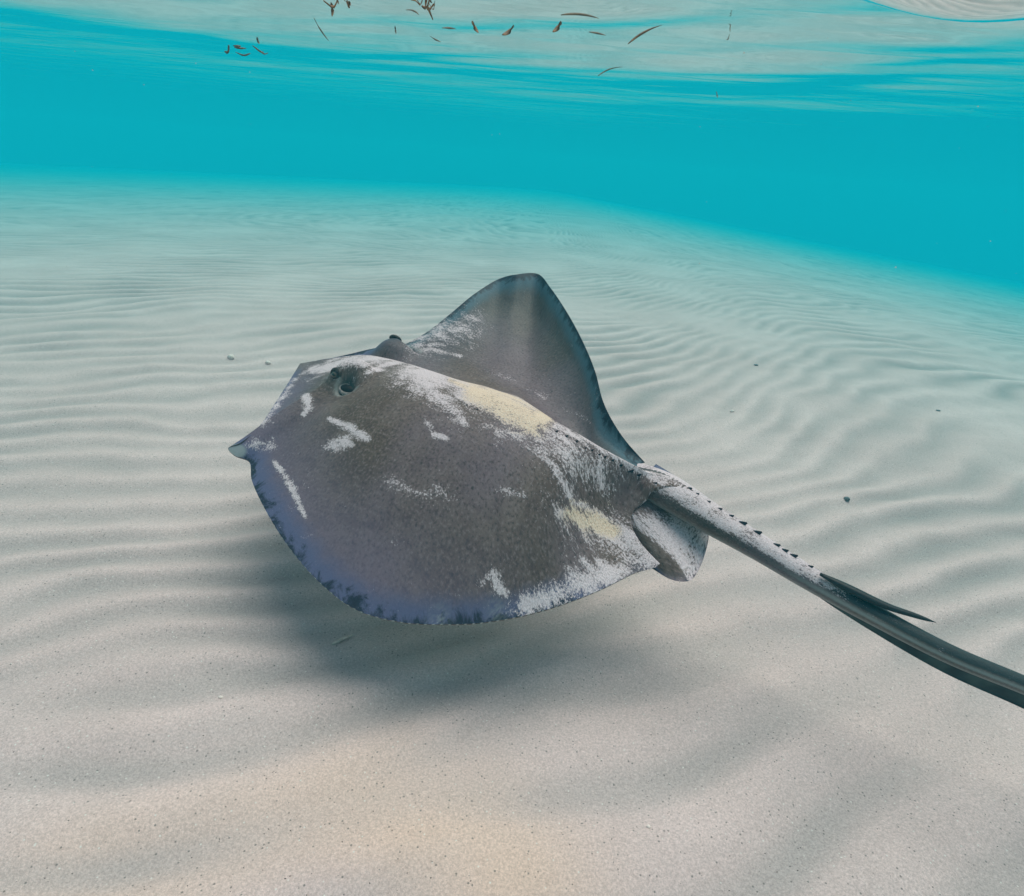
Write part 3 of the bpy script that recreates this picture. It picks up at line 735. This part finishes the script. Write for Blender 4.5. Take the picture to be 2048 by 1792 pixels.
# ------------------------------------------------------------------ sea grass scraps afloat under the surface
M_WEED = mat_plain("seagrass_brown", (0.46, 0.23, 0.11), 0.6, 0.2, scale=50, col2=(0.16, 0.095, 0.055))
M_WEEDG = mat_plain("seagrass_green", (0.26, 0.19, 0.12), 0.6, 0.2, scale=50, col2=(0.12, 0.10, 0.075))
def hit_surface(x, y):
    d = pixdir(x, y); t = np.linspace(.4, 14, 6000); p = CAM + d * t[:, None]
    h = p[:, 2] - surf_z(p[:, 0], p[:, 1]); i = np.argmax(h > 0)
    return (CAM + d * t[i], t[i]) if h[i] > 0 else (CAM + d * 6.0, 6.0)
def blade(x0, y0, x1, y1, bend, wpx, name, label, mat, cat="seagrass"):
    pts = []
    nrm = np.array([-(y1 - y0), (x1 - x0)], float); nrm /= np.linalg.norm(nrm) + 1e-9
    _, t0 = hit_surface((x0 + x1) / 2, (y0 + y1) / 2); t0 *= .70
    for u in np.linspace(0, 1, 9):
        b = bend * 4 * u * (1 - u)
        pts.append(CAM + pixdir(x0 + (x1 - x0) * u + nrm[0] * b, y0 + (y1 - y0) * u + nrm[1] * b) * (t0 * (1 + .015 * sin(3 * u))))
    pts = np.array(pts); w = .85 * wpx / FPX * t0 / 2
    prof = np.array([.35, .75, .95, 1, 1, .95, .85, .6, .15])
    V, F = tube(pts, w * prof, w * prof * .35, 8, upv=(0.1, -.8, .55))
    o = mesh_obj(name, V, F, mat, loc=pts[4]); tag(o, label, cat, "seagrass scraps floating at the surface"); return o
B_ = [
 (662, 5, 664, 33, -2, 6, "seagrass_blade", "short upright dark seagrass scrap hanging left of the big brown leaf", M_WEED),
 (698, 2, 700, 12, 0, 5, "seagrass_blade", "tiny dark scrap at the top edge beside the upright dark scrap", M_WEED),
 (945, 42, 957, 66, 2, 8, "seagrass_blade", "short straight dark scrap leaning left beside the brown comma", M_WEED),
 (1005, 70, 1027, 50, 4, 9, "seagrass_blade", "comma-shaped brown scrap, left one of the two curved brown scraps", M_WEED),
 (1106, 64, 1122, 42, 3, 9, "seagrass_blade", "comma-shaped brown scrap, right one of the two curved brown scraps", M_WEED),
 (1178, 64, 1212, 71, -1, 5, "seagrass_blade", "small flat dark scrap between the curved scrap and long diagonal blade", M_WEEDG),
 (1256, 88, 1325, 50, -5, 5, "seagrass_blade", "long slanting orange-brown blade, the longest one afloat", M_WEED),
 (1122, 30, 1198, 37, -5, 6, "seagrass_blade", "long flat drifting blade with a dark blue tip", M_WEEDG),
 (628, 36, 658, 82, 2, 3, "seagrass_blade", "thin hair-like strand slanting down left of the floating scraps", M_WEEDG),
 (860, 72, 882, 84, 1, 4, "seagrass_blade", "small flat scrap below the faint strand, above the blue water", M_WEEDG),
 (884, 56, 912, 58, -1, 5, "seagrass_blade", "flat dark scrap just left of the leaning straight scrap", M_WEEDG),
 (790, 52, 792, 68, 0, 3, "seagrass_blade", "tiny thin vertical speck between strand and flat scraps", M_WEEDG),
 (514, 74, 519, 88, 1, 4, "seagrass_blade", "small upright scrap on the dark weed clump at left", M_WEEDG),
 (1196, 152, 1246, 134, -5, 3, "seagrass_blade", "thin faint curved strand low on the pale reflection", M_WEEDG),
 (1433, 183, 1435, 196, 0, 3, "seagrass_blade", "tiny upright speck farthest right and lowest of the scraps", M_WEEDG),
 (812, 20, 838, 30, -4, 4, "seagrass_blade", "wispy curled strand just under the big brown leaf", M_WEEDG),
]
for b_ in B_: blade(*b_)
def clump(x, y, w, h, name, label, mat, n=14):
    c, t0 = hit_surface(x, y); t0 *= .72; c = CAM + pixdir(x, y) * t0; VV = []; FF = []; o_ = 0
    for i in range(n):
        a0 = np.array([random.uniform(-w, w) * .5, random.uniform(-h, h) * .5]); a1 = a0 + np.array([random.uniform(-.5, .5) * w, random.uniform(-.4, .4) * h])
        am = (a0 + a1) / 2 + np.array([0, random.uniform(-.2, .2) * h])
        pp = np.array([c + (RGT * v[0] - UPV * v[1]) / FPX * t0 + FWD * random.uniform(-.02, .02) for v in (a0, am, a1)])
        pp = interp([0, .5, 1], pp, np.linspace(0, 1, 6)); wd = random.uniform(1.2, 3.2) / FPX * t0
        V, F = tube(pp, wd * np.array([.4, 1, 1, 1, .7, .2]), wd * .3 * np.ones(6), 6, upv=(0.1, -.8, .55)); VV.append(V); FF += [tuple(i_ + o_ for i_ in f) for f in F]; o_ += len(V)
    o = mesh_obj(name, np.concatenate(VV), FF, mat, loc=c); tag(o, label, "seaweed"); return o
clump(848, 6, 34, 26, "leaf_clump", "broad brown torn leaf at the top edge of the water", M_WEED, 10)
clump(488, 96, 50, 16, "weed_clump", "dark tangled weed clump floating at the upper left", M_WEEDG, 6)
clump(672, 3, 44, 8, "weed_clump", "thin brown weed tangle at the top edge above upright scrap", M_WEED, 5)

# ------------------------------------------------------------------ small things on the sand
def lump(c, r, seed, mat, name, label, cat, group=None, flat=.7):
    rng = np.random.default_rng(seed)
    V, F = ball(np.array(c, float), (r, r * .85, r * flat), (np.array([1., 0, 0]), np.array([0, 1., 0]), np.array([0, 0, 1.])), 14, 9)
    V = np.asarray(c) + (V - c) * (1 + .16 * rng.standard_normal((len(V), 1)) * .6)
    o = mesh_obj(name, V, F, mat, loc=c); tag(o, label, cat, group); return o
M_WH = mat_plain("shell_white", (0.92, 0.78, 0.74), 0.6, 0.3, col2=(0.8, 0.66, 0.6))
M_TEAL = mat_plain("pebble_teal", (0.20, 0.24, 0.25), 0.6, 0.3, col2=(0.10, 0.13, 0.14))
def floor_hit(x, y):
    d = pixdir(x, y); t = np.linspace(.5, 12, 8000); p = CAM + d * t[:, None]
    i = np.argmax(p[:, 2] < floor_z(p[:, 0], p[:, 1])); return p[i], t[i]
for k, (x, y, rp, mt, nm, lb, ct) in enumerate([
    (1693, 1000, 5.5, M_TEAL, "pebble", "small dark teal pebble lying on the sand right of the tail", "pebble"),
    (462, 716, 6, M_WH, "shell", "small white shell on the sand left of the snout", "shell"),
    (536, 727, 5, M_WH, "shell", "small pale shell close in front of the snout", "shell"),
    (1464, 824, 4, M_WH, "shell", "tiny white shell on the sand behind the raised wing", "shell"),
    (442, 1396, 4, M_WH, "shell", "tiny white shell on the near sand below the wing shadow", "shell"),
    (1297, 1655, 4, M_WH, "shell", "white shell chip on the sand nearest the camera", "shell"),
    (1512, 731, 4, M_TEAL, "weed_scrap", "dark flat weed scrap on the far sand right of the raised wing", "seaweed"),
    (1876, 822, 3.5, M_TEAL, "weed_scrap", "dark weed scrap on the far sand near the right side", "seaweed"),
]):
    p_, t_ = floor_hit(x, y); r_ = rp / FPX * t_
    lump(p_ + np.array([0, 0, r_ * .35]), r_, k + 3, mt, nm, lb, ct, None, .75 if nm != "weed_scrap" else .25)
# a pale scrap of dead leaf half buried below the wing
a0, _ = floor_hit(664, 1290); a1, _ = floor_hit(706, 1272)
V, F = tube(interp([0, .5, 1], [a0 + [0, 0, .003], (a0 + a1) / 2 + [0, 0, .006], a1 + [0, 0, .003]], np.linspace(0, 1, 8)), np.array([.001, .004, .005, .005, .004, .004, .003, .001]), np.full(8, .001), 8)
tag(mesh_obj("leaf_scrap", V, F, mat_plain("dead_leaf", (0.80, 0.64, 0.58), .8, .1), loc=a0), "pale dead leaf scrap on the shaded sand under the wing", "leaf")
# loose grit: dark and white flecks strewn over the near sand
def grit(name, mat, n, smin, smax):
    r_ = 0.35 + 2.6 * RNG.random(n) ** 1.5; a_ = RNG.uniform(radians(20), radians(160), n)
    x = r_ * np.cos(a_); y = r_ * np.sin(a_); z = floor_z(x, y)
    sz = RNG.uniform(smin, smax, n); yaw = RNG.uniform(0, 2 * pi, n)
    T = np.array([(1, 0, 0), (-.6, .45, 0), (-.5, -.5, 0), (0, 0, .5)])
    c_, s_ = np.cos(yaw), np.sin(yaw)
    V = np.stack([T[None, :, 0] * c_[:, None] - T[None, :, 1] * s_[:, None], T[None, :, 0] * s_[:, None] + T[None, :, 1] * c_[:, None], np.broadcast_to(T[None, :, 2], (n, 4))], -1) * sz[:, None, None]
    V = V + np.stack([x, y, z + .0002], -1)[:, None]
    Fq = np.array([(0, 1, 3), (1, 2, 3), (2, 0, 3)])[None] + 4 * np.arange(n)[:, None, None]
    o = mesh_obj(name, V.reshape(-1, 3), Fq.reshape(-1, 3), mat, smooth=False); tag(o, kind="stuff"); return o
grit("dark_grit", mat_plain("grit_dark", (0.12, 0.11, 0.10), .8, .1), 2600, .0007, .0022)
grit("shell_grit", M_WH, 1300, .0007, .0020)

n = 90
px_ = np.stack([RNG.uniform(0, 2048, n), RNG.uniform(0, 1000, n)], -1); dd_ = RNG.uniform(1.2, 5.0, n)
T = np.array([(1, 0, -.4), (-.6, .8, -.4), (-.5, -.8, -.4), (0, 0, .9)])
VV = np.array([CAM + pixdir(*p) * d for p, d in zip(px_, dd_)])
ok = (VV[:, 2] > floor_z(VV[:, 0], VV[:, 1]) + .1) & (VV[:, 2] < surf_z(VV[:, 0], VV[:, 1]) - .03); VV = VV[ok]; n = len(VV)
VV = VV[:, None] + T[None] * RNG.uniform(.0008, .0022, n)[:, None, None]
FF = np.array([(0, 1, 3), (1, 2, 3), (2, 0, 3), (0, 2, 1)])[None] + 4 * np.arange(n)[:, None, None]
tag(mesh_obj("drifting_specks", VV.reshape(-1, 3), FF.reshape(-1, 3), M_WH, smooth=False), kind="stuff")
